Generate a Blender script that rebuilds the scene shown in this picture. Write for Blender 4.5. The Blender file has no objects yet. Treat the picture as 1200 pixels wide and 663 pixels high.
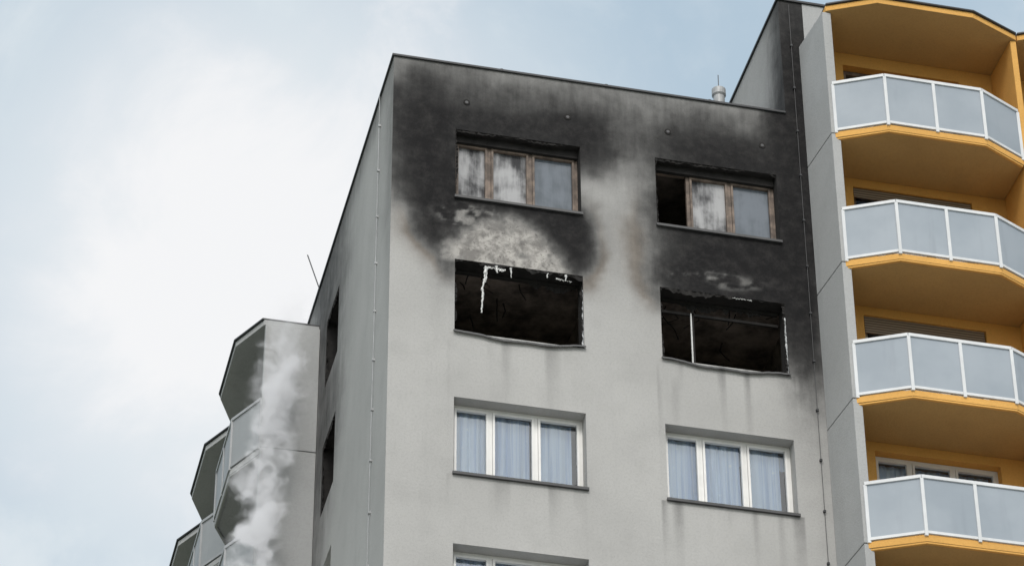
import bpy, bmesh, math, random
import numpy as np
from mathutils import Matrix, Vector
random.seed(7)
ZO=39.2   # roof height above the ground; building code below uses z=0 at the main roof
sc=bpy.context.scene
sc.view_settings.view_transform='Standard'; sc.view_settings.look='None'; sc.view_settings.exposure=0

# ------------------------------------------------------------ materials
class NT:
    def __init__(s,name,world=False):
        if world:
            s.m=bpy.data.worlds.new(name); sc.world=s.m
        else: s.m=bpy.data.materials.new(name)
        s.m.use_nodes=True; s.t=s.m.node_tree; s.t.nodes.clear()
    def n(s,typ,**k):
        nd=s.t.nodes.new(typ)
        ins=k.pop('ins',{})
        for a,b in k.items(): setattr(nd,a,b)
        for a,b in ins.items(): s.set(nd.inputs[a],b)
        return nd
    def set(s,inp,v):
        if isinstance(v,bpy.types.NodeSocket): s.t.links.new(v,inp)
        else: inp.default_value=v
    def math(s,op,a,b=0.0,c=None,clamp=False):
        nd=s.n('ShaderNodeMath',operation=op,use_clamp=clamp); s.set(nd.inputs[0],a); s.set(nd.inputs[1],b)
        if c is not None: s.set(nd.inputs[2],c)
        return nd.outputs[0]
    def mix(s,f,a,b,blend='MIX'):
        nd=s.n('ShaderNodeMix',data_type='RGBA',blend_type=blend)
        s.set(nd.inputs[0],f); s.set(nd.inputs[6],a); s.set(nd.inputs[7],b); return nd.outputs[2]
    def ramp(s,f,lo,hi,a=0.0,b=1.0,smooth=True):
        nd=s.n('ShaderNodeMapRange',interpolation_type='SMOOTHSTEP' if smooth else 'LINEAR')
        for i,v in enumerate((f,lo,hi,a,b)): s.set(nd.inputs[i],v)
        return nd.outputs[0]
    def noise(s,vec,scale,detail=4,rough=.55,dist=0):
        nd=s.n('ShaderNodeTexNoise',ins={'Scale':scale,'Detail':detail,'Roughness':rough,'Distortion':dist}); s.set(nd.inputs['Vector'],vec); return nd.outputs['Fac']
    def pos(s,scale=None):
        g=s.n('ShaderNodeNewGeometry').outputs['Position']
        if scale:
            m=s.n('ShaderNodeMapping'); s.set(m.inputs['Vector'],g); m.inputs['Scale'].default_value=scale; return m.outputs[0]
        return g
    def bsdf(s,col,rough=.8,bump=None,bstr=.3,bdist=.01,**k):
        b=s.n('ShaderNodeBsdfPrincipled'); s.set(b.inputs['Base Color'],col); s.set(b.inputs['Roughness'],rough)
        for a,v in k.items(): s.set(b.inputs[a],v)
        if bump is not None:
            bp=s.n('ShaderNodeBump',ins={'Strength':bstr,'Distance':bdist}); s.set(bp.inputs['Height'],bump); s.set(b.inputs['Normal'],bp.outputs[0])
        s.out(b.outputs[0]); return b
    def out(s,sh,vol=None):
        o=s.n('ShaderNodeOutputMaterial')
        if sh is not None: s.set(o.inputs['Surface'],sh)
        if vol is not None: s.set(o.inputs['Volume'],vol)
C4=lambda r,g,b:(r,g,b,1)

def plaster(name,base,attr=False,streak=.22):
    t=NT(name); P=t.pos()
    big=t.noise(P,.35,4); mid=t.noise(P,1.8,5,.55); fine=t.noise(P,24,3,.75)
    st=t.noise(t.pos((3.5,3.5,.22)),1,5,.6)
    dark=tuple(c*.72 for c in base[:3])+(1,)
    col=t.mix(t.ramp(big,.3,.7),base,tuple(c*.86 for c in base[:3])+(1,))
    col=t.mix(t.math('MULTIPLY',t.ramp(mid,.45,.8),.32),col,dark)
    col=t.mix(t.math('MULTIPLY',t.ramp(st,.5,.75),streak),col,dark)
    col=t.mix(t.math('MULTIPLY',t.ramp(fine,.42,.70),.22),col,tuple(c*.55 for c in base[:3])+(1,))
    sp=t.noise(P,9,3,.8); col=t.mix(t.ramp(sp,.68,.75,0,.3),col,C4(.14,.135,.13))
    if attr:
        a=t.n('ShaderNodeVertexColor',layer_name='soil'); sep=t.n('ShaderNodeSeparateColor'); t.set(sep.inputs[0],a.outputs[0])
        R,G,B=sep.outputs
        col=t.mix(t.math('MULTIPLY',G,.62),col,C4(.23,.18,.135))
        pn=t.noise(P,3.2,7,.68,.4)
        pc=t.mix(t.ramp(pn,.38,.62),C4(.46,.44,.415),C4(.20,.19,.18))
        pc=t.mix(t.math('MULTIPLY',t.ramp(t.noise(P,12,5,.8),.54,.66),.8),pc,C4(.07,.064,.06))
        col=t.mix(B,col,pc)
        n1=t.noise(P,2.3,6,.60,.3); n2=t.noise(t.pos((7,7,1.0)),1,4,.6)
        amp=t.math('MULTIPLY',t.math('SUBTRACT',n1,.5),1.1)
        amp=t.math('ADD',amp,t.math('MULTIPLY',t.math('SUBTRACT',n2,.5),.8))
        mid2=t.math('MULTIPLY',t.math('MULTIPLY',R,t.math('SUBTRACT',1,R)),2.2)
        f=t.math('ADD',R,t.math('MULTIPLY',amp,mid2),clamp=True)
        f=t.math('POWER',f,.72)
        sc_=t.mix(t.ramp(t.noise(P,4.0,7,.75),.40,.76),C4(.006,.0057,.0065),C4(.030,.028,.028))
        col=t.mix(t.math('MULTIPLY',f,.99),col,sc_)
    h=t.math('ADD',fine,t.math('MULTIPLY',t.noise(P,90,2,.6),.7))
    t.bsdf(col,.9,h,.5,.012,**{'Specular IOR Level':.2})
    return t.m

def simple(name,col,rough=.6,var=.15,scale=3,bumps=.1,dirt=0,**k):
    t=NT(name); P=t.pos(); n=t.noise(P,scale,5,.65)
    c=t.mix(t.ramp(n,.3,.7),col,tuple(x*(1-var) for x in col[:3])+(1,))
    if dirt:
        c=t.mix(t.math('MULTIPLY',t.ramp(t.noise(t.pos((5,5,.6)),1,5,.65),.45,.75),dirt),c,tuple(x*.35 for x in col[:3])+(1,))
    t.bsdf(c,rough,t.noise(P,40,2),bumps,.005,**k); return t.m

M_front=plaster('grey_render_sooted',C4(.445,.440,.430),True)
M_plain=plaster('grey_render',C4(.445,.440,.430))
M_panel=plaster('grey_panel',C4(.42,.425,.425),streak=.3)
M_ochre=plaster('ochre_render',C4(.76,.42,.12),streak=.12)
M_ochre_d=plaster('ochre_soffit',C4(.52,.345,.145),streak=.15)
M_gsoff=plaster('grey_soffit',C4(.44,.45,.46),streak=.5)
M_coping=simple('dark_coping',C4(.03,.032,.035),.5,.3)
M_white=simple('white_frame',C4(.80,.79,.77),.35,.12,2,.03,.12)
M_rail=simple('rail_aluminium',C4(.68,.695,.71),.5,.12,2,.03,.15)
M_railg=simple('rail_grey_steel',C4(.36,.37,.38),.5,.15,2,.03,.3)
M_sill=simple('metal_sill',C4(.06,.06,.062),.5,.3)
M_char=simple('charred_surface',C4(.020,.018,.017),.95,.6,5,.8,.3)
M_charl=simple('charred_ceiling',C4(.30,.25,.215),.95,.88,1.8,.8,.5)
M_charw=simple('charred_room_wall',C4(.25,.205,.175),.95,.92,1.5,.8,.6)
M_brown=simple('scorched_wood_frame',C4(.235,.18,.145),.7,.65,6,.3,.5)
M_melt=simple('melted_white_foam',C4(.70,.70,.69),.6,.25,14,.4,.1)
M_room=simple('room_wall',C4(.45,.43,.40),.9,.2)
M_zinc=simple('zinc_metal',C4(.42,.43,.44),.45,.3,5,.1,.3)
M_roof=simple('bitumen_roof',C4(.05,.05,.05),.9,.3)
M_joint=simple('joint_backing',C4(.06,.06,.06),.9,.2)  # dark backing that shows in the gaps between wall panels

def frosted(name,c1,c2,c3):
    t=NT(name); P=t.pos(); n=t.noise(P,.8,4)
    col=t.mix(t.ramp(n,.3,.7),c1,c2)
    col=t.mix(t.ramp(t.noise(t.pos((4,4,.5)),1,5),.55,.8,0,.35),col,c3)
    t.bsdf(col,.5,t.noise(P,1.5,2),.05,.02,**{'Specular IOR Level':.3}); return t.m
M_frost=frosted('frosted_balcony_panel',C4(.335,.375,.42),C4(.28,.32,.365),C4(.20,.225,.26))
M_frostg=frosted('grey_balcony_panel',C4(.33,.34,.35),C4(.27,.285,.295),C4(.16,.165,.17))

def glass(name,soot=0.0,refl=.12,dark=C4(.045,.045,.048),light=C4(.44,.44,.45)):
    t=NT(name)
    tr=t.n('ShaderNodeBsdfTransparent',ins={'Color':C4(.93,.96,.98)})
    gl=t.n('ShaderNodeBsdfGlossy',ins={'Color':C4(.95,.97,1),'Roughness':.03})
    lw=t.n('ShaderNodeFresnel',ins={'IOR':1.5})
    f=t.math('ADD',t.math('MULTIPLY',lw.outputs[0],1.4),refl*.4,clamp=True)
    bp=t.n('ShaderNodeBump',ins={'Strength':.06,'Distance':.03}); t.set(bp.inputs['Height'],t.noise(t.pos(),1.6,2)); t.set(gl.inputs['Normal'],bp.outputs[0])
    m=t.n('ShaderNodeMixShader'); t.set(m.inputs[0],f); t.set(m.inputs[1],tr.outputs[0]); t.set(m.inputs[2],gl.outputs[0])
    res=m.outputs[0]
    if soot:
        P=t.pos(); n=t.noise(P,1.5,6,.55,.3); n2=t.noise(t.pos((9,9,1.2)),1,5,.6)
        film=t.n('ShaderNodeBsdfDiffuse')
        t.set(film.inputs[0],t.mix(t.ramp(t.math('ADD',t.math('MULTIPLY',n,.65),t.math('MULTIPLY',n2,.35)),.36,.60),dark,light))
        m2=t.n('ShaderNodeMixShader'); t.set(m2.inputs[0],soot); t.set(m2.inputs[1],res); t.set(m2.inputs[2],film.outputs[0]); res=m2.outputs[0]
    t.out(res); return t.m
M_glass=glass('window_glass')
M_gsoot=glass('sooty_window_glass',.88)
M_gsoot2=glass('hazy_window_glass',.8,.3,C4(.10,.12,.14),C4(.17,.195,.23))

def curtain():
    t=NT('lace_curtain'); P=t.pos()
    v=t.n('ShaderNodeTexVoronoi',ins={'Scale':4.0}); t.set(v.inputs['Vector'],P)
    f=t.ramp(v.outputs['Distance'],.08,.14)
    st=t.noise(t.pos((16,16,.3)),1,3)
    col=t.mix(t.math('MULTIPLY',f,.4),C4(.88,.94,.99),C4(.54,.68,.87))
    col=t.mix(t.ramp(st,.42,.68,0,.65),col,C4(.34,.47,.72))
    d=t.n('ShaderNodeBsdfDiffuse'); t.set(d.inputs[0],col); tl=t.n('ShaderNodeBsdfTranslucent'); t.set(tl.inputs[0],col)
    m=t.n('ShaderNodeMixShader'); m.inputs[0].default_value=.15; t.set(m.inputs[1],d.outputs[0]); t.set(m.inputs[2],tl.outputs[0])
    t.out(m.outputs[0]); return t.m
M_curt=curtain()
def blind():
    t=NT('roller_blind_slats'); w=t.n('ShaderNodeTexWave',bands_direction='Z',ins={'Scale':6.0,'Distortion':0.2}); t.set(w.inputs['Vector'],t.pos())
    t.bsdf(t.mix(w.outputs['Fac'],C4(.10,.075,.05),C4(.32,.26,.2)),.6); return t.m
M_blind=blind()

# ------------------------------------------------------------ mesh helpers
class MB:
    def __init__(s): s.v=[];s.f=[];s.mi=[];s.mats=[]
    def mat(s,m):
        if m not in s.mats: s.mats.append(m)
        return s.mats.index(m)
    def poly(s,pts,m):
        i=len(s.v); s.v+= [tuple(p) for p in pts]; s.f.append(tuple(range(i,i+len(pts)))); s.mi.append(s.mat(m))
    def box(s,T,a0,a1,d0,d1,z0,z1,m):
        i=len(s.v); k=s.mat(m)
        for z in (z0,z1):
            for a,d in ((a0,d0),(a1,d0),(a1,d1),(a0,d1)): s.v.append(T(a,d,z))
        for q in ((0,3,2,1),(4,5,6,7),(0,1,5,4),(1,2,6,5),(2,3,7,6),(3,0,4,7)): s.f.append(tuple(i+j for j in q)); s.mi.append(k)
    def prism(s,T,plan,z0,z1,m,mside=None):
        i=len(s.v); n=len(plan); k=s.mat(m); ks=s.mat(mside or m)
        for z in (z0,z1):
            for a,d in plan: s.v.append(T(a,d,z))
        s.f.append(tuple(i+j for j in range(n))[::-1]); s.mi.append(k)
        s.f.append(tuple(i+n+j for j in range(n))); s.mi.append(k)
        for j in range(n):
            s.f.append((i+j,i+(j+1)%n,i+n+(j+1)%n,i+n+j)); s.mi.append(ks)
    def bar(s,T,p,q,wd,z0,z1,m,off=0):
        p=np.array(p,float);q=np.array(q,float); t=(q-p)/np.linalg.norm(q-p); nn=np.array([-t[1],t[0]])
        pl=[p+nn*(off-wd/2),q+nn*(off-wd/2),q+nn*(off+wd/2),p+nn*(off+wd/2)]
        s.prism(T,[tuple(x) for x in pl],z0,z1,m)
    def tube(s,pts,r,m,seg=8):
        k=s.mat(m); i0=len(s.v)
        for j,p in enumerate(pts):
            p=Vector(p); a=Vector(pts[max(j-1,0)]); b=Vector(pts[min(j+1,len(pts)-1)]); t=(b-a).normalized()
            x=t.orthogonal().normalized(); y=t.cross(x); rr=r[j] if isinstance(r,(list,tuple)) else r
            for g in range(seg):
                an=2*math.pi*g/seg; s.v.append(tuple(p+x*rr*math.cos(an)+y*rr*math.sin(an)))
        for j in range(len(pts)-1):
            for g in range(seg):
                s.f.append((i0+j*seg+g,i0+j*seg+(g+1)%seg,i0+(j+1)*seg+(g+1)%seg,i0+(j+1)*seg+g)); s.mi.append(k)
        for j in (0,len(pts)-1): s.f.append(tuple(i0+j*seg+g for g in range(seg))); s.mi.append(k)
    def obj(s,name,parent=None,smooth=False,recalc=True,bevel=0):
        me=bpy.data.meshes.new(name); me.from_pydata([(x,y,z+ZO) for x,y,z in s.v],[],s.f)
        for m in s.mats: me.materials.append(m)
        me.polygons.foreach_set('material_index',s.mi)
        if recalc:
            bm=bmesh.new(); bm.from_mesh(me); bmesh.ops.recalc_face_normals(bm,faces=bm.faces[:]); bm.to_mesh(me); bm.free()
        if smooth: me.polygons.foreach_set('use_smooth',[True]*len(me.polygons))
        o=bpy.data.objects.new(name,me); sc.collection.objects.link(o)
        if parent: o.parent=parent
        if bevel:
            b=o.modifiers.new('bevel','BEVEL'); b.width=bevel; b.segments=2; b.limit_method='ANGLE'
        return o
def empty(name):
    e=bpy.data.objects.new(name,None); sc.collection.objects.link(e); return e
TF=lambda a,d,z:(a,d,z)        # front wall: along x, inward +y
TS=lambda a,d,z:(d,a,z)        # left wall : along y, inward +x

def h2(i,j,s):
    v=np.sin(i*127.1+j*311.7+s*74.7)*43758.5453; return v-np.floor(v)
def vn(x,y,s=0):
    xi=np.floor(x);yi=np.floor(y);fx=x-xi;fy=y-yi;fx=fx*fx*(3-2*fx);fy=fy*fy*(3-2*fy)
    return (h2(xi,yi,s)*(1-fx)+h2(xi+1,yi,s)*fx)*(1-fy)+(h2(xi,yi+1,s)*(1-fx)+h2(xi+1,yi+1,s)*fx)*fy
def fbm(x,y,s=0,o=5):
    r=0;a=.5
    for k in range(o): r=r+a*vn(x*2**k,y*2**k,s+k); a*=.5
    return r/(1-.5**o)-.5

FH=2.8; WT=-1.431; WH=1.493
AX0,AX1=1.110,3.325; BX0,BX1=4.673,6.888
XT=7.139; XS=7.5; SY0,SY1=4.89,6.13
ROWS=13
ZG=-39.2

def wall(name,T,a0,a1,z0,z1,openings,step,mat,fn,parent):
    A=set(np.arange(a0,a1,step).round(4).tolist()+[a1]); Zs=set(np.arange(z0,z1,step).round(4).tolist()+[z1])
    for (b0,b1,c0,c1) in openings:
        A|={b0,b1}; Zs|={c0,c1}
    def clean(S,keys):
        S=sorted(S); out=[]
        for v in S:
            if out and v-out[-1]<step*.35:
                if v in keys: 
                    if out[-1] in keys: out.append(v)
                    else: out[-1]=v
                continue
            out.append(v)
        return np.array(out)
    ka={a0,a1}|{o[0] for o in openings}|{o[1] for o in openings}; kz={z0,z1}|{o[2] for o in openings}|{o[3] for o in openings}
    A=clean(A,ka);Zs=clean(Zs,kz)
    ga,gz=np.meshgrid(A,Zs); na=len(A);nz=len(Zs)
    V=[T(a,0,z+ZO) for a,z in zip(ga.ravel().tolist(),gz.ravel().tolist())]
    ca=(A[:-1]+A[1:])/2;cz=(Zs[:-1]+Zs[1:])/2
    keep=np.ones((nz-1,na-1),bool)
    for (b0,b1,c0,c1) in openings:
        keep[np.ix_((cz>c0)&(cz<c1),(ca>b0)&(ca<b1))]=False
    J,I=np.nonzero(keep); b=J*na+I
    Fs=np.stack([b,b+1,b+1+na,b+na],1).tolist()
    me=bpy.data.meshes.new(name); me.from_pydata(V,[],Fs); me.materials.append(mat)
    if fn:
        at=me.color_attributes.new('soil','FLOAT_COLOR','POINT')
        R,G,B=fn(ga.ravel(),gz.ravel())
        at.data.foreach_set('color',np.stack([R,G,B,np.ones_like(R)],1).astype(np.float32).ravel())
    o=bpy.data.objects.new(name,me); sc.collection.objects.link(o); o.parent=parent
    return o

def sg(x): return 1/(1+np.exp(-np.clip(x,-30,30)))
def front_soil(X,Z):
    wx=X+.40*fbm(X*1.3,Z*1.3,3)+.14*fbm(X*6,Z*6,5); wz=Z+.5*fbm(X*1.1,Z*1.1,9)+.14*fbm(X*6,Z*5,15)
    def G(cx,cz,rx,rz,k,st=1.,px=wx,pz=wz):
        return st*sg((1-np.sqrt(((px-cx)/rx)**2+((pz-cz)/rz)**2))*k)
    L=[G(.68,-2.3,.85,1.25,7,1.0),G(.95,-3.25,.58,1.05,8,1.0),G(1.02,-4.0,.24,.7,5,.8),G(.5,-1.2,.7,1.2,4,.85),G(2.1,-1.0,2.0,.75,4,.72),G(2.1,-1.32,1.45,.45,5,.95),
       G(2.2,-3.35,1.35,.95,8,1),G(3.40,-1.35,.55,.65,5,.92),G(3.05,-3.70,.58,.85,8,1),
       G(5.95,-2.75,1.5,1.75,8,1),G(5.9,-1.15,1.55,.75,5,.97),G(6.9,-3.2,.70,1.9,7,1),G(7.35,-1.2,.65,4.0,6,.97),G(7.4,1.5,.6,2.6,5,.92),
       G(3.7,-.45,4.2,.8,3,.60),G(5.85,-4.0,1.42,.8,9,1),G(7.15,-4.7,.35,1.0,5,.85),G(7.25,-5.3,.30,1.2,4,.45)]
    S=1-np.prod([1-l for l in L],axis=0)
    px=X+.25*fbm(X*3,Z*3,21)+.15*fbm(X*11,Z*11,22); pz=Z+.30*fbm(X*2.5,Z*2.5,23)+.15*fbm(X*11,Z*9,24)
    P=sg((1-np.sqrt(((px-1.98)/1.10)**2+((pz+4.55)/1.28)**2))*18)*sg((Z+4.27)*60)
    P*=sg((fbm(X*4,Z*5,31)+.34)*16)
    strip=sg((fbm(X*5,Z*9,41)-.07)*30)*sg((1-np.sqrt(((X-5.65)/.75)**2+((Z+3.92)/.17)**2))*9)
    strip2=sg((fbm(X*5,Z*8,43)-.02)*30)*sg((1-np.sqrt(((X-1.50)/.65)**2+((Z+3.30)/.24)**2))*9)
    P=np.maximum(np.maximum(P,strip*.5),strip2*.7)
    tan=np.exp(-((S-.30)/.20)**2)*np.maximum.reduce([G(.7,-4.0,.8,.6,5),G(3.45,-3.9,.35,.9,5),G(4.45,-3.7,.4,1.1,5)])
    for x0,x1,zt,s in ((AX0,AX1,WT-FH-WH,.4),(BX0,BX1,WT-FH-WH,.8),(AX0,AX1,WT-2*FH-WH,.4),(BX0,BX1,WT-2*FH-WH,.4)):
        m=((X>x0-.1)&(X<x1+.1)&(Z<zt))
        n=np.clip((vn(X*7,Z*.25,51)-.55)*2.4,0,1)*np.exp(-(zt-Z)/.5)*s
        S=np.maximum(S,np.where(m,n,0))
    for vx in (1.30,3.11,4.93,6.66):
        S=np.maximum(S,.55*np.exp(-((X-vx)/.06)**2)*np.where(Z<-.81,np.exp((Z+.81)/.35),0))
    S=S*(1-P)
    return np.clip(S,0,1),np.clip(tan,0,1),np.clip(P,0,1)
def side_soil(Y,Z):
    wx=Y+.5*fbm(Y*1.3,Z*1.3,63); wz=Z+.5*fbm(Y*1.1,Z*1.1,69)
    G=lambda cx,cz,rx,rz,k,st: st*sg((1-np.sqrt(((wx-cx)/rx)**2+((wz-cz)/rz)**2))*k)
    L=[G(5.8,-1.2,1.6,1.5,4,.65),G(5.6,-4.2,1.2,1.5,4,.6),G(6.6,-3,.9,5,4,.4),G(.1,-1.5,.35,2.0,3,.3),G(4,0,4,.4,3,.35)]
    S=1-np.prod([1-l for l in L],axis=0)
    return np.clip(S,0,1),np.zeros_like(S),np.zeros_like(S)
def tall_soil(Y,Z):
    wx=Y+.4*fbm(Y*1.3,Z*1.3,83); 
    S=.85*sg((.55-wx)*5)+.45*sg((.5-Z+.5*fbm(Y*2,Z*.6,85))*4)
    return np.clip(S,0,.9),np.zeros_like(S),np.zeros_like(S)

B1=empty('apartment_building')
B2=empty('yellow_balcony_apartment_building')

fo=[];so=[]
for k in range(ROWS):
    zt=WT-FH*k; fo+=[(AX0,AX1,zt-WH,zt),(BX0,BX1,zt-WH,zt)]; so+=[(SY0,SY1,zt-WH,zt)]
ZB=-11.9
hi=lambda L:[o for o in L if o[2]>ZB]; lo=lambda L:[o for o in L if o[2]<ZB]
wall('front_wall_upper',TF,0,XT,ZB,0,hi(fo),.035,M_front,front_soil,B1)
wall('front_wall_edge',TF,XT,XS+.1,ZB,2.69,[],.04,M_front,front_soil,B1)
wall('side_wall_upper',TS,0,18,ZB,0,hi(so),.09,M_front,side_soil,B1)
wall('front_wall_lower',TF,0,XS+.1,ZG,ZB,lo(fo),1.0,M_plain,None,B1)
wall('side_wall_lower',TS,0,18,ZG,ZB,lo(so),1.0,M_plain,None,B1)
wall('raised_side_wall',lambda a,d,z:(XT+d,a,z),0,12,0,2.69,[],.09,M_front,tall_soil,B1)

m=MB()
m.poly([(0,18,ZG),(0,18,0),(20,18,0),(20,18,ZG)],M_plain)
m.poly([(0,0,-.03),(XT,0,-.03),(XT,18,-.03),(0,18,-.03)],M_roof)
m.poly([(XT,0,2.66),(20,0,2.66),(20,12,2.66),(XT,12,2.66)],M_roof)
m.poly([(XT,12,-.03),(20,12,-.03),(20,12,2.66),(XT,12,2.66)],M_plain)
m.poly([(XT,12,-.035),(20,12,-.035),(20,18,-.035),(XT,18,-.035)],M_roof)
m.obj('roof_and_rear',B1,recalc=False)
m=MB()
m.box(TF,-.035,XT-.003,-.035,.30,.0,.045,M_coping)
m.box(TF,-.035,.30,.303,18.04,.0,.045,M_coping)
m.box(TF,XT-.035,20,-.035,.30,2.69,2.74,M_coping)
m.box(TF,XT-.035,XT+.3,.303,12.04,2.69,2.74,M_coping)
for i in range(1,4): m.box(TF,i*1.9,i*1.9+.05,-.04,.305,-.004,.051,M_coping)
m.obj('roof_coping',B1,bevel=.006)

# ------------------------------------------------------------ windows
def reveal(m,T,a0,a1,z0,z1,D,mt):
    e=0.0
    m.poly([T(a0,e,z0),T(a0,D,z0),T(a0,D,z1),T(a0,e,z1)],mt); m.poly([T(a1,e,z0),T(a1,D,z0),T(a1,D,z1),T(a1,e,z1)],mt)
    m.poly([T(a0,e,z1),T(a1,e,z1),T(a1,D,z1),T(a0,D,z1)],mt); m.poly([T(a0,e,z0),T(a1,e,z0),T(a1,D,z0),T(a0,D,z0)],mt)
def room(m,T,a0,a1,z0,z1,D,mt,mc=None,dep=3.2):
    A0,A1,Z0,Z1=a0-.5,a1+.3,z0-.9,z1+.22; D=D+.02
    P=[(A0,Z0),(A1,Z0),(A1,Z1),(A0,Z1)]
    m.poly([T(a,D+dep,z) for a,z in P],mt)
    for i in range(4):
        (a,z),(b,w)=P[i],P[(i+1)%4]
        m.poly([T(a,D,z),T(b,D,w),T(b,D+dep,w),T(a,D+dep,z)],(mc or mt) if i==2 else mt)
    Q=[(a0,z0),(a1,z0),(a1,z1),(a0,z1)]
    for i in range(4):
        j=(i+1)%4; m.poly([T(P[i][0],D,P[i][1]),T(P[j][0],D,P[j][1]),T(Q[j][0],D,Q[j][1]),T(Q[i][0],D,Q[i][1])],mt)
def frame(m,T,a0,a1,z0,z1,D,mf,splits,mg,sash=True):
    F=.055; d0,d1=D-.06,D+.01
    m.box(T,a0+.002,a0+F,d0,d1,z0+.002,z1-.002,mf); m.box(T,a1-F,a1-.002,d0,d1,z0+.002,z1-.002,mf)
    m.box(T,a0+F,a1-F,d0,d1,z1-F,z1-.002,mf); m.box(T,a0+F,a1-F,d0,d1,z0+.002,z0+F,mf)
    xs=[a0+F]+[a0+(a1-a0)*s for s in splits]+[a1-F]
    for x in xs[1:-1]: m.box(T,x-.03,x+.03,d0+.003,d1-.003,z0+F,z1-F,mf)
    for i in range(len(xs)-1):
        l=xs[i]+(.03 if i else 0); r=xs[i+1]-(.03 if i<len(xs)-2 else 0)
        g=mg[i] if isinstance(mg,(list,tuple)) else mg
        if g is None: continue
        b,t=z0+F,z1-F; w=.042; e0,e1=D-.035,D-.005
        m.box(T,l+.004,l+w,e0-.04,e1,b+.004,t-.004,mf); m.box(T,r-w,r-.004,e0-.04,e1,b+.004,t-.004,mf)
        m.box(T,l+w,r-w,e0-.04,e1,t-w,t-.004,mf); m.box(T,l+w,r-w,e0-.04,e1,b+.004,b+w,mf)
        m.poly([T(l+w,D-.02,b+w),T(r-w,D-.02,b+w),T(r-w,D-.02,t-w),T(l+w,D-.02,t-w)],g)
def curtains(m,T,a0,a1,z0,z1,D,seed,amp=.022):
    rnd=random.Random(seed); N=int((a1-a0)/.012); k=m.mat(M_curt); i0=len(m.v); ph=rnd.random()*6
    for j in range(N+1):
        a=a0+(a1-a0)*j/N; x=a*24+ph+2.2*math.sin(a*4+ph); o=amp*math.sin(x)+.010*math.sin(x*2.3)
        for z,s in ((z0,1.3),((z0+z1)/2,1.0),(z1,.6)): m.v.append(T(a+.004*math.sin(x*1.7),D+o*s,z))
    for j in range(N):
        for q in range(2):
            b=i0+j*3+q; m.f.append((b,b+3,b+4,b+1)); m.mi.append(k)
def normal_window(T,a0,a1,k,name,parent,detail=True,seed=0,third=True):
    zt=WT-FH*k; z0=zt-WH; D=.30; m=MB()
    reveal(m,T,a0,a1,z0,zt,D+.02,M_plain)
    frame(m,T,a0,a1,z0+.03,zt,D,M_white,(.30,.645) if third else (.5,),M_glass)
    m.box(T,a0+.003,a1-.003,-.045,D-.062,z0+.003,z0+.028,M_sill)
    m.box(T,a0-.02,a1+.02,-.05,-.003,z0-.02,z0+.028,M_sill)
    room(m,T,a0,a1,z0,zt,D,M_room)
    o=m.obj(name,parent,recalc=False)
    c=MB(); w=a1-a0
    if detail:
        if third:
            curtains(c,T,a0+.03,a0+w*.61,z0+.04,zt-.06,D+.07,seed); curtains(c,T,a0+w*.665,a1-.16,z0+.10,zt-.06,D+.08,seed+3)
            if seed%2: curtains(c,T,a0+w*.62,a1-.03,zt-.35,zt-.06,D+.12,seed+5)
        else: curtains(c,T,a0+.03,a1-.2,z0+.04,zt-.05,D+.10,seed)
        c.obj('curtain',o,smooth=True,recalc=False)
    return o
def ragged(m,T,p,q,wd,d,mt,seed,n=60,inward=(0,-1)):
    rnd=random.Random(seed); k=m.mat(mt); i0=len(m.v); w=wd*.5
    for j in range(n+1):
        t=j/n; a=p[0]+(q[0]-p[0])*t; z=p[1]+(q[1]-p[1])*t
        w=max(.004,min(wd,w+rnd.uniform(-.35,.35)*wd)); dd=d+rnd.uniform(-.012,.012)
        m.v.append(T(a,dd,z)); m.v.append(T(a+inward[0]*w,dd+rnd.uniform(-.01,.02),z+inward[1]*w))
    for j in range(n):
        b=i0+2*j; m.f.append((b,b+1,b+3,b+2)); m.mi.append(k)
def drip(m,a,d,z0,L,w,seed):
    rnd=random.Random(seed); n=max(4,int(L/.035)); pts=[];rs=[]; x=a
    for j in range(n+1):
        pts.append((x,d+rnd.uniform(-.004,.004),z0-L*j/n)); rs.append(max(.004,w*(1-.55*j/n)*rnd.uniform(.4,1.35))); x+=rnd.uniform(-.014,.012)
    m.tube(pts,rs,M_melt,6)
def sagging_sill(m,T,a0,a1,z,seed,sag=.08):
    rnd=random.Random(seed); n=40; k=m.mat(M_sill); i0=len(m.v)
    for j in range(n+1):
        t=j/n; a=a0+(a1-a0)*t; s=-sag*math.sin(math.pi*t)+.012*math.sin(t*17+seed)+rnd.uniform(-.004,.004)
        for d,zz in ((.10,.02),(-.05,.0),(-.055,-.035)): m.v.append(T(a,d,z+s+zz))
    for j in range(n):
        for q in range(2):
            b=i0+j*3+q; m.f.append((b,b+3,b+4,b+1)); m.mi.append(k)
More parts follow.
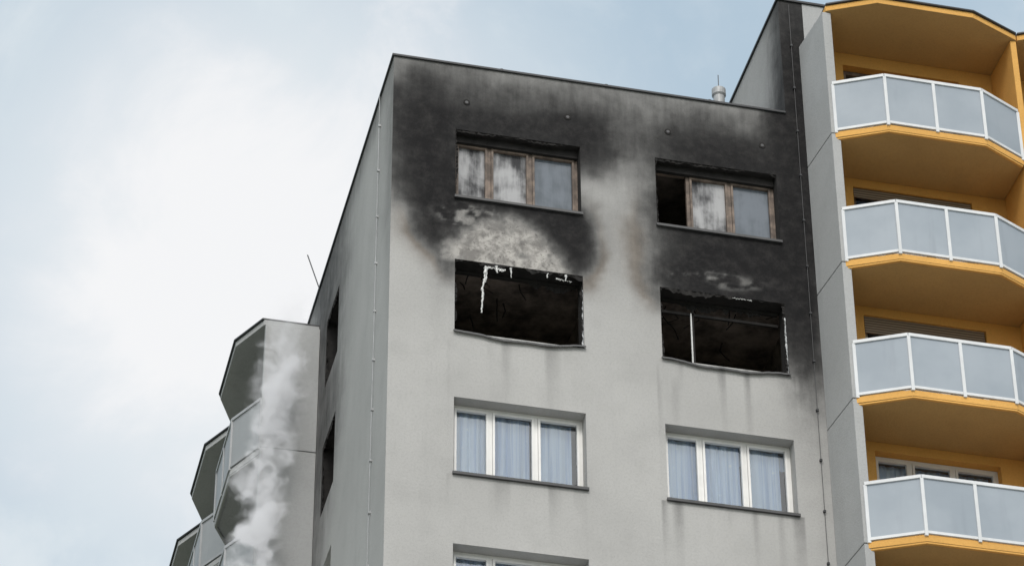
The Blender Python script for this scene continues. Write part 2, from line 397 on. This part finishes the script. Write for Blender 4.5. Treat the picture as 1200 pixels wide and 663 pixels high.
def burnt_opening(T,a0,a1,k,name,parent,seed,front=True):
    zt=WT-FH*k; z0=zt-WH; D=.36; m=MB()
    reveal(m,T,a0,a1,z0,zt,D,M_char); room(m,T,a0,a1,z0,zt,D-.02,M_charw if front else M_char,M_charl if front else M_char,1.9)
    ragged(m,T,(a0,zt),(a1,zt),.10,.006,M_char,seed); ragged(m,T,(a0,zt),(a1,zt),.2,.30,M_char,seed+1)
    ragged(m,T,(a0,z0),(a0,zt),.05,.012,M_char,seed+2,50,(1,0)); ragged(m,T,(a1,z0),(a1,zt),.06,.02,M_char,seed+3,50,(-1,0))
    ragged(m,T,(a0,z0),(a1,z0),.07,.10,M_char,seed+4,70,(0,1)); ragged(m,T,(a0,z0),(a1,z0),.16,.33,M_char,seed+5,40,(0,1))
    if front:
        sagging_sill(m,T,a0-.02,a1+.02,z0+.02,seed,.085)
        m.box(T,a0+.01,a0+.05,.28,.33,z0+.02,zt-.02,M_char); m.box(T,a0+.05,a1-.05,.28,.33,zt-.07,zt-.02,M_char)
        rnd=random.Random(seed)
        for i in range(9):
            a=rnd.uniform(a0+.1,a1-.1); d=rnd.uniform(.5,1.8); L=rnd.uniform(.1,.5)
            m.tube([(a,d,zt+.2),(a+rnd.uniform(-.1,.1),d,zt+.2-L*.5),(a+rnd.uniform(-.2,.2),d,zt+.2-L)],.012,M_char,5)
        ragged(m,T,(a1-.012,z0+.03),(a1-.012,zt-.3),.03,-.012,M_zinc,seed+9,34,(-1,0))
    return m.obj(name,parent,recalc=False)

w=burnt_opening(TF,AX0,AX1,1,'burnt_window_opening',B1,11)
m=MB(); zt=WT-FH
drip(m,1.63,-.02,zt-.12,.94,.026,1); drip(m,1.66,-.015,zt-.12,.30,.018,2)
for i,(a,L,ww) in enumerate(((1.82,.14,.03),(2.07,.20,.022),(2.72,.10,.016),(3.02,.12,.022))):
    drip(m,a,-.012,zt-.05,L,ww,20+i)
ragged(m,TF,(1.62,zt-.08),(1.98,zt-.10),.05,-.02,M_melt,77,30); ragged(m,TF,(2.85,zt-.13),(3.12,zt-.17),.035,-.02,M_melt,78,24)
m.obj('melted_drips',w,recalc=True)
w=burnt_opening(TF,BX0,BX1,1,'burnt_window_opening',B1,31)
m=MB(); m.box(TF,BX0+.60,BX0+.622,.26,.29,zt-1.40,zt-.28,M_melt); m.box(TF,BX0+.627,BX0+.66,.27,.31,zt-1.40,zt-.2,M_char)
m.box(TF,BX0+.05,BX1-.05,.27,.31,zt-.32,zt-.27,M_char)
ragged(m,TF,(5.95,zt-.03),(6.3,zt-.03),.020,-.014,M_melt,81,30)
m.obj('frame_remains',w)

def scorched(T,a0,a1,name,gl,seed,splits):
    zt=WT; z0=zt-WH; D=.28; m=MB()
    reveal(m,T,a0,a1,z0,zt,D+.02,M_char)
    frame(m,T,a0,a1,z0+.03,zt-.10,D,M_brown,splits,gl)
    m.box(T,a0+.003,a1-.003,-.045,D-.062,z0+.003,z0+.028,M_sill)
    m.box(T,a0-.02,a1+.02,-.05,-.003,z0-.02,z0+.028,M_sill)
    ragged(m,T,(a0,zt),(a1,zt),.05,.012,M_char,seed); ragged(m,T,(a0+.01,z0),(a0+.01,zt),.04,.012,M_char,seed+2,50,(1,0))
    room(m,T,a0,a1,z0,zt,D,M_char,M_charl)
    m.box(T,a0+.01,a1-.01,D-.14,D-.062,zt-.16,zt-.003,M_char)
    return m.obj(name,B1,recalc=False)
scorched(TF,AX0,AX1,'scorched_window',[M_gsoot,M_gsoot,M_gsoot2],41,(.29,.62))
scorched(TF,BX0,BX1,'scorched_window',[None,M_gsoot,M_gsoot2],51,(.29,.63))

normal_window(TF,AX0,AX1,2,'window',B1,True,2); normal_window(TF,BX0,BX1,2,'window',B1,True,9)
normal_window(TF,AX0,AX1,3,'window',B1,True,4); normal_window(TF,BX0,BX1,3,'window',B1,True,5)
base=[normal_window(TF,AX0,AX1,4,'window',B1,True,6),normal_window(TF,BX0,BX1,4,'window',B1,True,7)]
for k in range(5,ROWS):
    for b in base:
        for s in [b]+list(b.children):
            o=bpy.data.objects.new(s.name.split('.')[0],s.data); sc.collection.objects.link(o); o.parent=B1; o.location.z=-FH*(k-4)
for k in range(ROWS):
    if k<2: burnt_opening(TS,SY0,SY1,k,'burnt_side_window',B1,90+k*7,False)
    else: normal_window(TS,SY0,SY1,k,'side_window',B1,k<4,60+k,False)

m=MB()
m.tube([(-.03,1.12,0.02),(-.03,1.15,-5),(-.03,1.25,-10),(-.03,1.25,-38)],.006,M_zinc,6)
for i in range(30): m.box(TF,-.045,0,1.10+.01*min(i,10),1.14+.01*min(i,10),-.7-1.0*i,-.66-1.0*i,M_zinc)
m.tube([(7.33,-.03,2.6),(7.33,-.03,-38)],.005,M_coping,6)
for i in range(34): m.box(TF,7.31,7.35,-.045,0,1.6-1.0*i,1.64-1.0*i,M_coping)
m.obj('lightning_conductor',B1)
m=MB()
for vx in (1.30,3.11,4.93,6.66):
    m.tube([(vx,-.012,-.81),(vx,.05,-.81)],.06,M_char,16); m.tube([(vx,-.016,-.81),(vx,-.006,-.81)],[.03,.03],M_sill,12)
m.obj('wall_vent',B1)
m=MB(); cx=6.17
m.tube([(cx,.8,-.03),(cx,.8,.86)],.105,M_zinc,20); m.tube([(cx,.8,.86),(cx,.8,.89),(cx,.8,1.02),(cx,.8,1.04)],[.11,.13,.13,.08],M_zinc,20)
m.tube([(cx,.8,.9),(cx+.005,.8,1.38)],.008,M_coping,6)
m.obj('roof_vent_pipe',B1,smooth=False)
m=MB(); m.tube([(.05,7.2,0.0),(-.2,7.5,1.12)],.012,M_coping,6); m.tube([(.3,7.0,0.0),(.28,7.02,.25)],.02,M_coping,6); m.obj('lightning_rod',B1)

# ------------------------------------------------------------ balcony stacks
PL=[(0,1.033),(.82,1.447),(2.62,1.447),(3.45,1.033)]
def stack(T,a0,zs,n,parent,ms,mf,mrail,mpan):
    plan=[(a0+a,-d) for a,d in PL]
    m=MB()
    def grow(e,back=3.474): return [(a0-.02,-.003),(a0-.02,-1.033-e),(plan[1][0]-e*.3,plan[1][1]-e),(plan[2][0]+e*.3,plan[2][1]-e),(a0+back,-1.033-e),(a0+back,-.003)]
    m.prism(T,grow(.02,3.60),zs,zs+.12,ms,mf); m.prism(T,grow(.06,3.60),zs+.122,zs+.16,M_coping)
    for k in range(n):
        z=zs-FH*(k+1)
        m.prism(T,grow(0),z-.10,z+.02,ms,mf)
        for p,q in zip(plan[:-1],plan[1:]): m.bar(T,p,q,.05,z-.135,z-.102,mf,off=.03)
    m.obj('balcony_slabs',parent,bevel=.008)
    m=MB()
    for k in range(n):
        z=zs-FH*(k+1)+.02; top=z+1.12
        c=((plan[1][0]+plan[2][0])/2,plan[1][1])
        segs=[(plan[0],plan[1]),(plan[1],c),(c,plan[2]),(plan[2],plan[3])]
        for p,q in segs:
            m.bar(T,p,q,.012,z+.07,top-.03,mpan)
            m.bar(T,p,q,.06,top-.05,top+.01,mrail); m.bar(T,p,q,.045,z+.025,z+.075,mrail)
        for p in [plan[0],plan[1],c,plan[2],plan[3]]:
            m.box(T,p[0]-.028,p[0]+.028,p[1]-.028,p[1]+.028,z-.02,top-.051,mrail)
    m.obj('balcony_railings',parent)
    return plan
def divider(T,a0,z0,z1,parent,mat,wd=.14,angled=.14,name='balcony_side_wall'):
    m=MB(); zz=z1
    while zz>z0:
        b=max(z0,zz-FH)
        m.prism(T,[(a0-angled,-.003),(a0-wd*.15,-1.035),(a0+wd,-1.035),(a0+wd,-.003)],b+.010,zz-.010,mat); zz-=FH
    m.prism(T,[(a0-angled+.03,-.004),(a0-wd*.15+.03,-1.01),(a0+wd-.02,-1.01),(a0+wd-.02,-.004)],z0,z1-.02,M_joint)
    return m.obj(name,parent,bevel=.01)

ZR=1.64
NF=14
divider(TF,7.62,ZG,ZR-.003,B2,M_panel,name='grey_side_panels')
XA=[7.68,11.32,14.96]
for i,x in enumerate(XA):
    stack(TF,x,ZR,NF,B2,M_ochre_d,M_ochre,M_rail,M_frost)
    divider(TF,x+3.50,ZG,ZR-.003,B2,M_ochre,.10,.02)
wo=[]
for x in XA:
    for k in range(-1,ROWS-1): wo.append((x+.62,x+2.84,WT-FH*k-WH,WT-FH*k))
wall('loggia_wall',TF,XS+.1,20,ZG,1.66,wo,.5,M_ochre,None,B2)
wall('roof_parapet_wall',TF,XS+.1,20,1.66,2.69,[],.5,M_panel,None,B2)
for x in XA[:2]:
    for k in range(-1,4):
        a0,a1=x+.62,x+2.84; zt=WT-FH*k; z0=zt-WH; m=MB(); D=.22
        reveal(m,TF,a0,a1,z0,zt,D+.02,M_ochre); room(m,TF,a0,a1,z0,zt,D,M_room,None,2.5)
        frame(m,TF,a0,a1,z0+.03,zt,D,M_white if k in (1,2,3) else M_brown,(.30,.645),M_glass)
        if k in(0,1): m.box(TF,a0+.02,a1-.02,.03,.06,zt-(.35 if k==1 else .2),zt-.01,M_blind)
        o=m.obj('loggia_window',B2,recalc=False)
        if k in(0,2): c=MB(); curtains(c,TF,a0+.05,a1-.1,z0+.1,zt-.05,D+.13,int(x)+k); c.obj('curtain',o,smooth=True,recalc=False)
        if k==3: base=o; 
    for k in range(4,ROWS-1):
        o=bpy.data.objects.new('loggia_window',base.data); sc.collection.objects.link(o); o.parent=B2; o.location.z=-FH*(k-3)
m=MB(); m.poly([(20,0,ZG),(20,18,ZG),(20,18,2.66),(20,0,2.66)],M_ochre); m.obj('end_wall',B2,recalc=False)

ZL=-1.06
divider(TS,6.90,ZG,ZL-.003,B1,M_panel,.12,.05,name='grey_side_panels')
for i in range(3):
    y=6.98+3.66*i
    stack(TS,y,ZL,NF-1,B1,M_gsoff,M_panel,M_railg,M_frostg)
    divider(TS,y+3.50,ZG,ZL-.003,B1,M_panel,.08,.02)

# ------------------------------------------------------------ smoke
def smoke():
    t=NT('smoke_volume'); g=t.n('ShaderNodeNewGeometry').outputs['Position']
    n0=t.n('ShaderNodeTexNoise',ins={'Scale':1.5,'Detail':2.0}); t.set(n0.inputs['Vector'],g)
    sub=t.n('ShaderNodeVectorMath',operation='SUBTRACT'); t.set(sub.inputs[0],n0.outputs['Color']); sub.inputs[1].default_value=(.5,.5,.5)
    scl=t.n('ShaderNodeVectorMath',operation='SCALE'); t.set(scl.inputs[0],sub.outputs[0]); scl.inputs['Scale'].default_value=1.15
    ad=t.n('ShaderNodeVectorMath',operation='ADD'); t.set(ad.inputs[0],g); t.set(ad.inputs[1],scl.outputs[0])
    sx=t.n('ShaderNodeSeparateXYZ'); t.set(sx.inputs[0],ad.outputs[0]); X,Y,Z=sx.outputs
    zl=t.math('SUBTRACT',Z,ZO)
    h=t.ramp(zl,-8,-1,0,1,False)
    cx=t.math('ADD',-1.22,t.math('MULTIPLY',t.math('POWER',h,1.5),.60))
    wid=t.math('ADD',.36,t.math('MULTIPLY',h,.22))
    dx=t.math('SUBTRACT',X,cx); dy=t.math('SUBTRACT',Y,6.15)
    d=t.math('SQRT',t.math('ADD',t.math('MULTIPLY',dx,dx),t.math('MULTIPLY',dy,dy)))
    rad=t.math('SUBTRACT',1,t.math('DIVIDE',d,wid))
    nn=t.noise(ad.outputs[0],2.3,5,.58)
    den=t.math('ADD',rad,t.math('MULTIPLY',t.math('SUBTRACT',nn,.50),3.6))
    den=t.ramp(den,0.05,1.0)
    sg_=t.n('ShaderNodeSeparateXYZ'); t.set(sg_.inputs[0],g); gx,gy,gz=sg_.outputs
    gzl=t.math('SUBTRACT',gz,ZO); hh=t.ramp(gzl,-8,-1,0,1,False)
    gc=t.math('ADD',-1.25,t.math('MULTIPLY',t.math('POWER',hh,1.5),.65))
    ex=t.math('SUBTRACT',gx,gc); ey=t.math('SUBTRACT',gy,6.15); ee=t.math('SQRT',t.math('ADD',t.math('MULTIPLY',ex,ex),t.math('MULTIPLY',ey,ey)))
    den=t.math('MULTIPLY',den,t.ramp(ee,.40,.70,1,0))
    fade=t.ramp(zl,-1.0,-4.6,.12,1)
    den=t.math('MULTIPLY',t.math('MULTIPLY',den,fade),t.ramp(gzl,-.6,-2.2,0,6.5))
    v=t.n('ShaderNodeVolumeScatter',ins={'Color':C4(.97,.97,.97),'Anisotropy':.0}); t.set(v.inputs['Density'],den)
    e=t.n('ShaderNodeEmission',ins={'Color':C4(.95,.97,1)}); t.set(e.inputs['Strength'],t.math('MULTIPLY',den,.24))  # added glow standing in for light scattered repeatedly inside the smoke
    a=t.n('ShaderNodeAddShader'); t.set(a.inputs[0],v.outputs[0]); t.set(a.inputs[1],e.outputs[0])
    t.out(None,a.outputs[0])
    t.m.cycles.volume_step_rate=1.8
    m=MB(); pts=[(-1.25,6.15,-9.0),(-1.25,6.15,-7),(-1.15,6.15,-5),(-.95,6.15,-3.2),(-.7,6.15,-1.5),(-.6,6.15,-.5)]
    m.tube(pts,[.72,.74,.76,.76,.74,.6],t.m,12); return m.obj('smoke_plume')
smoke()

# ------------------------------------------------------------ ground
t=NT('ground_grass_and_paving'); P=t.pos()
c=t.mix(t.ramp(t.noise(P,.15,6),.42,.55),C4(.09,.12,.045),C4(.20,.19,.14)); c=t.mix(t.ramp(t.noise(P,3,5),.3,.7),c,C4(.07,.09,.04))
t.bsdf(c,.95,t.noise(P,6,5),.6,.05)
me=bpy.data.meshes.new('ground'); S=3000; me.from_pydata([(-S,-S,0),(S,-S,0),(S,S,0),(-S,S,0)],[],[(0,1,2,3)]); me.materials.append(t.m)
o=bpy.data.objects.new('ground',me); sc.collection.objects.link(o)
def slab(name,x0,x1,y0,y1,z0,z1,mat):
    m=MB(); m.box(TF,x0,x1,y0,y1,z0-ZO,z1-ZO,mat); return m.obj(name)
M_asph=simple('asphalt',C4(.06,.06,.062),.9,.3,4,.5); M_conc=simple('concrete_paving',C4(.42,.41,.39),.9,.2,2,.3)
slab('pavement',-60,90,-52,-2.2,.004,.13,M_conc); slab('road',-120,140,-68,-58,.002,.012,M_asph)
m=MB()
for i in range(30): m.box(TF,-110+8*i,-107+8*i,-63.07,-62.93,.016-ZO,.018-ZO,M_white)
m.obj('road_centre_marking')

# ------------------------------------------------------------ world and sun
SE,SAZ=math.radians(44),math.radians(-166)
sd=Vector((math.cos(SE)*math.sin(SAZ),math.cos(SE)*math.cos(SAZ),math.sin(SE)))
t=NT('World',True)
sky=t.n('ShaderNodeTexSky',sky_type='NISHITA',sun_disc=False,sun_elevation=SE,sun_rotation=SAZ)
bg1=t.n('ShaderNodeBackground',ins={'Strength':.10}); t.set(bg1.inputs[0],sky.outputs[0])
dirv=t.n('ShaderNodeTexCoord').outputs['Generated']
nz=t.noise(dirv,5.0,8,.55,.5); nz2=t.noise(dirv,13.0,8,.58,.4)
dist=t.n('ShaderNodeVectorMath',operation='DISTANCE'); t.set(dist.inputs[0],dirv); dist.inputs[1].default_value=(.112,.800,.592)
dd=t.math('ADD',dist.outputs['Value'],t.math('MULTIPLY',t.math('SUBTRACT',nz,.5),.14)); dd=t.math('ADD',dd,t.math('MULTIPLY',t.math('SUBTRACT',nz2,.5),.20))
bank=t.ramp(dd,.115,.03)
cover=t.ramp(t.math('ADD',t.math('MULTIPLY',nz,.4),t.math('MULTIPLY',nz2,.6)),.38,.62)
cl=t.mix(cover,C4(.50,.63,.74),C4(.80,.87,.91))
cl=t.mix(bank,cl,C4(1.02,1.02,1.02))
ds=t.n('ShaderNodeVectorMath',operation='DISTANCE'); t.set(ds.inputs[0],dirv); ds.inputs[1].default_value=tuple(sd)
glow=t.ramp(ds.outputs['Value'],1.1,.1,0,1)  # bright overcast added around the sun, out of view, to brighten the walls
cl=t.mix(glow,cl,C4(2.4,2.35,2.25))
bg2=t.n('ShaderNodeBackground',ins={'Strength':1.0}); t.set(bg2.inputs[0],cl)
ms=t.n('ShaderNodeMixShader'); ms.inputs[0].default_value=.88; t.set(ms.inputs[1],bg1.outputs[0]); t.set(ms.inputs[2],bg2.outputs[0])
wo_=t.n('ShaderNodeOutputWorld'); t.set(wo_.inputs[0],ms.outputs[0])
sl=bpy.data.lights.new('sun','SUN'); sl.energy=1.5; sl.angle=math.radians(16); sl.color=(1,.965,.92)
so_=bpy.data.objects.new('sun',sl); sc.collection.objects.link(so_); so_.rotation_euler=sd.to_track_quat('Z','Y').to_euler(); so_.location=(0,0,120)

# ------------------------------------------------------------ camera
yaw,pitch,roll=.234,.636,-.006
f=np.array([math.sin(yaw)*math.cos(pitch),math.cos(yaw)*math.cos(pitch),math.sin(pitch)])
r=np.array([math.cos(yaw),-math.sin(yaw),0]);u=np.cross(r,f); c_,s_=math.cos(roll),math.sin(roll); r,u=c_*r+s_*u,-s_*r+c_*u
cd=bpy.data.cameras.new('camera'); cd.sensor_width=36; cd.lens=36*math.exp(1.358)*1000/1200; cd.clip_end=6000; cd.clip_start=.5
co=bpy.data.objects.new('camera',cd); sc.collection.objects.link(co); sc.camera=co
co.matrix_world=Matrix(((r[0],u[0],-f[0],-8.29),(r[1],u[1],-f[1],-43.56),(r[2],u[2],-f[2],-37.64+ZO),(0,0,0,1)))
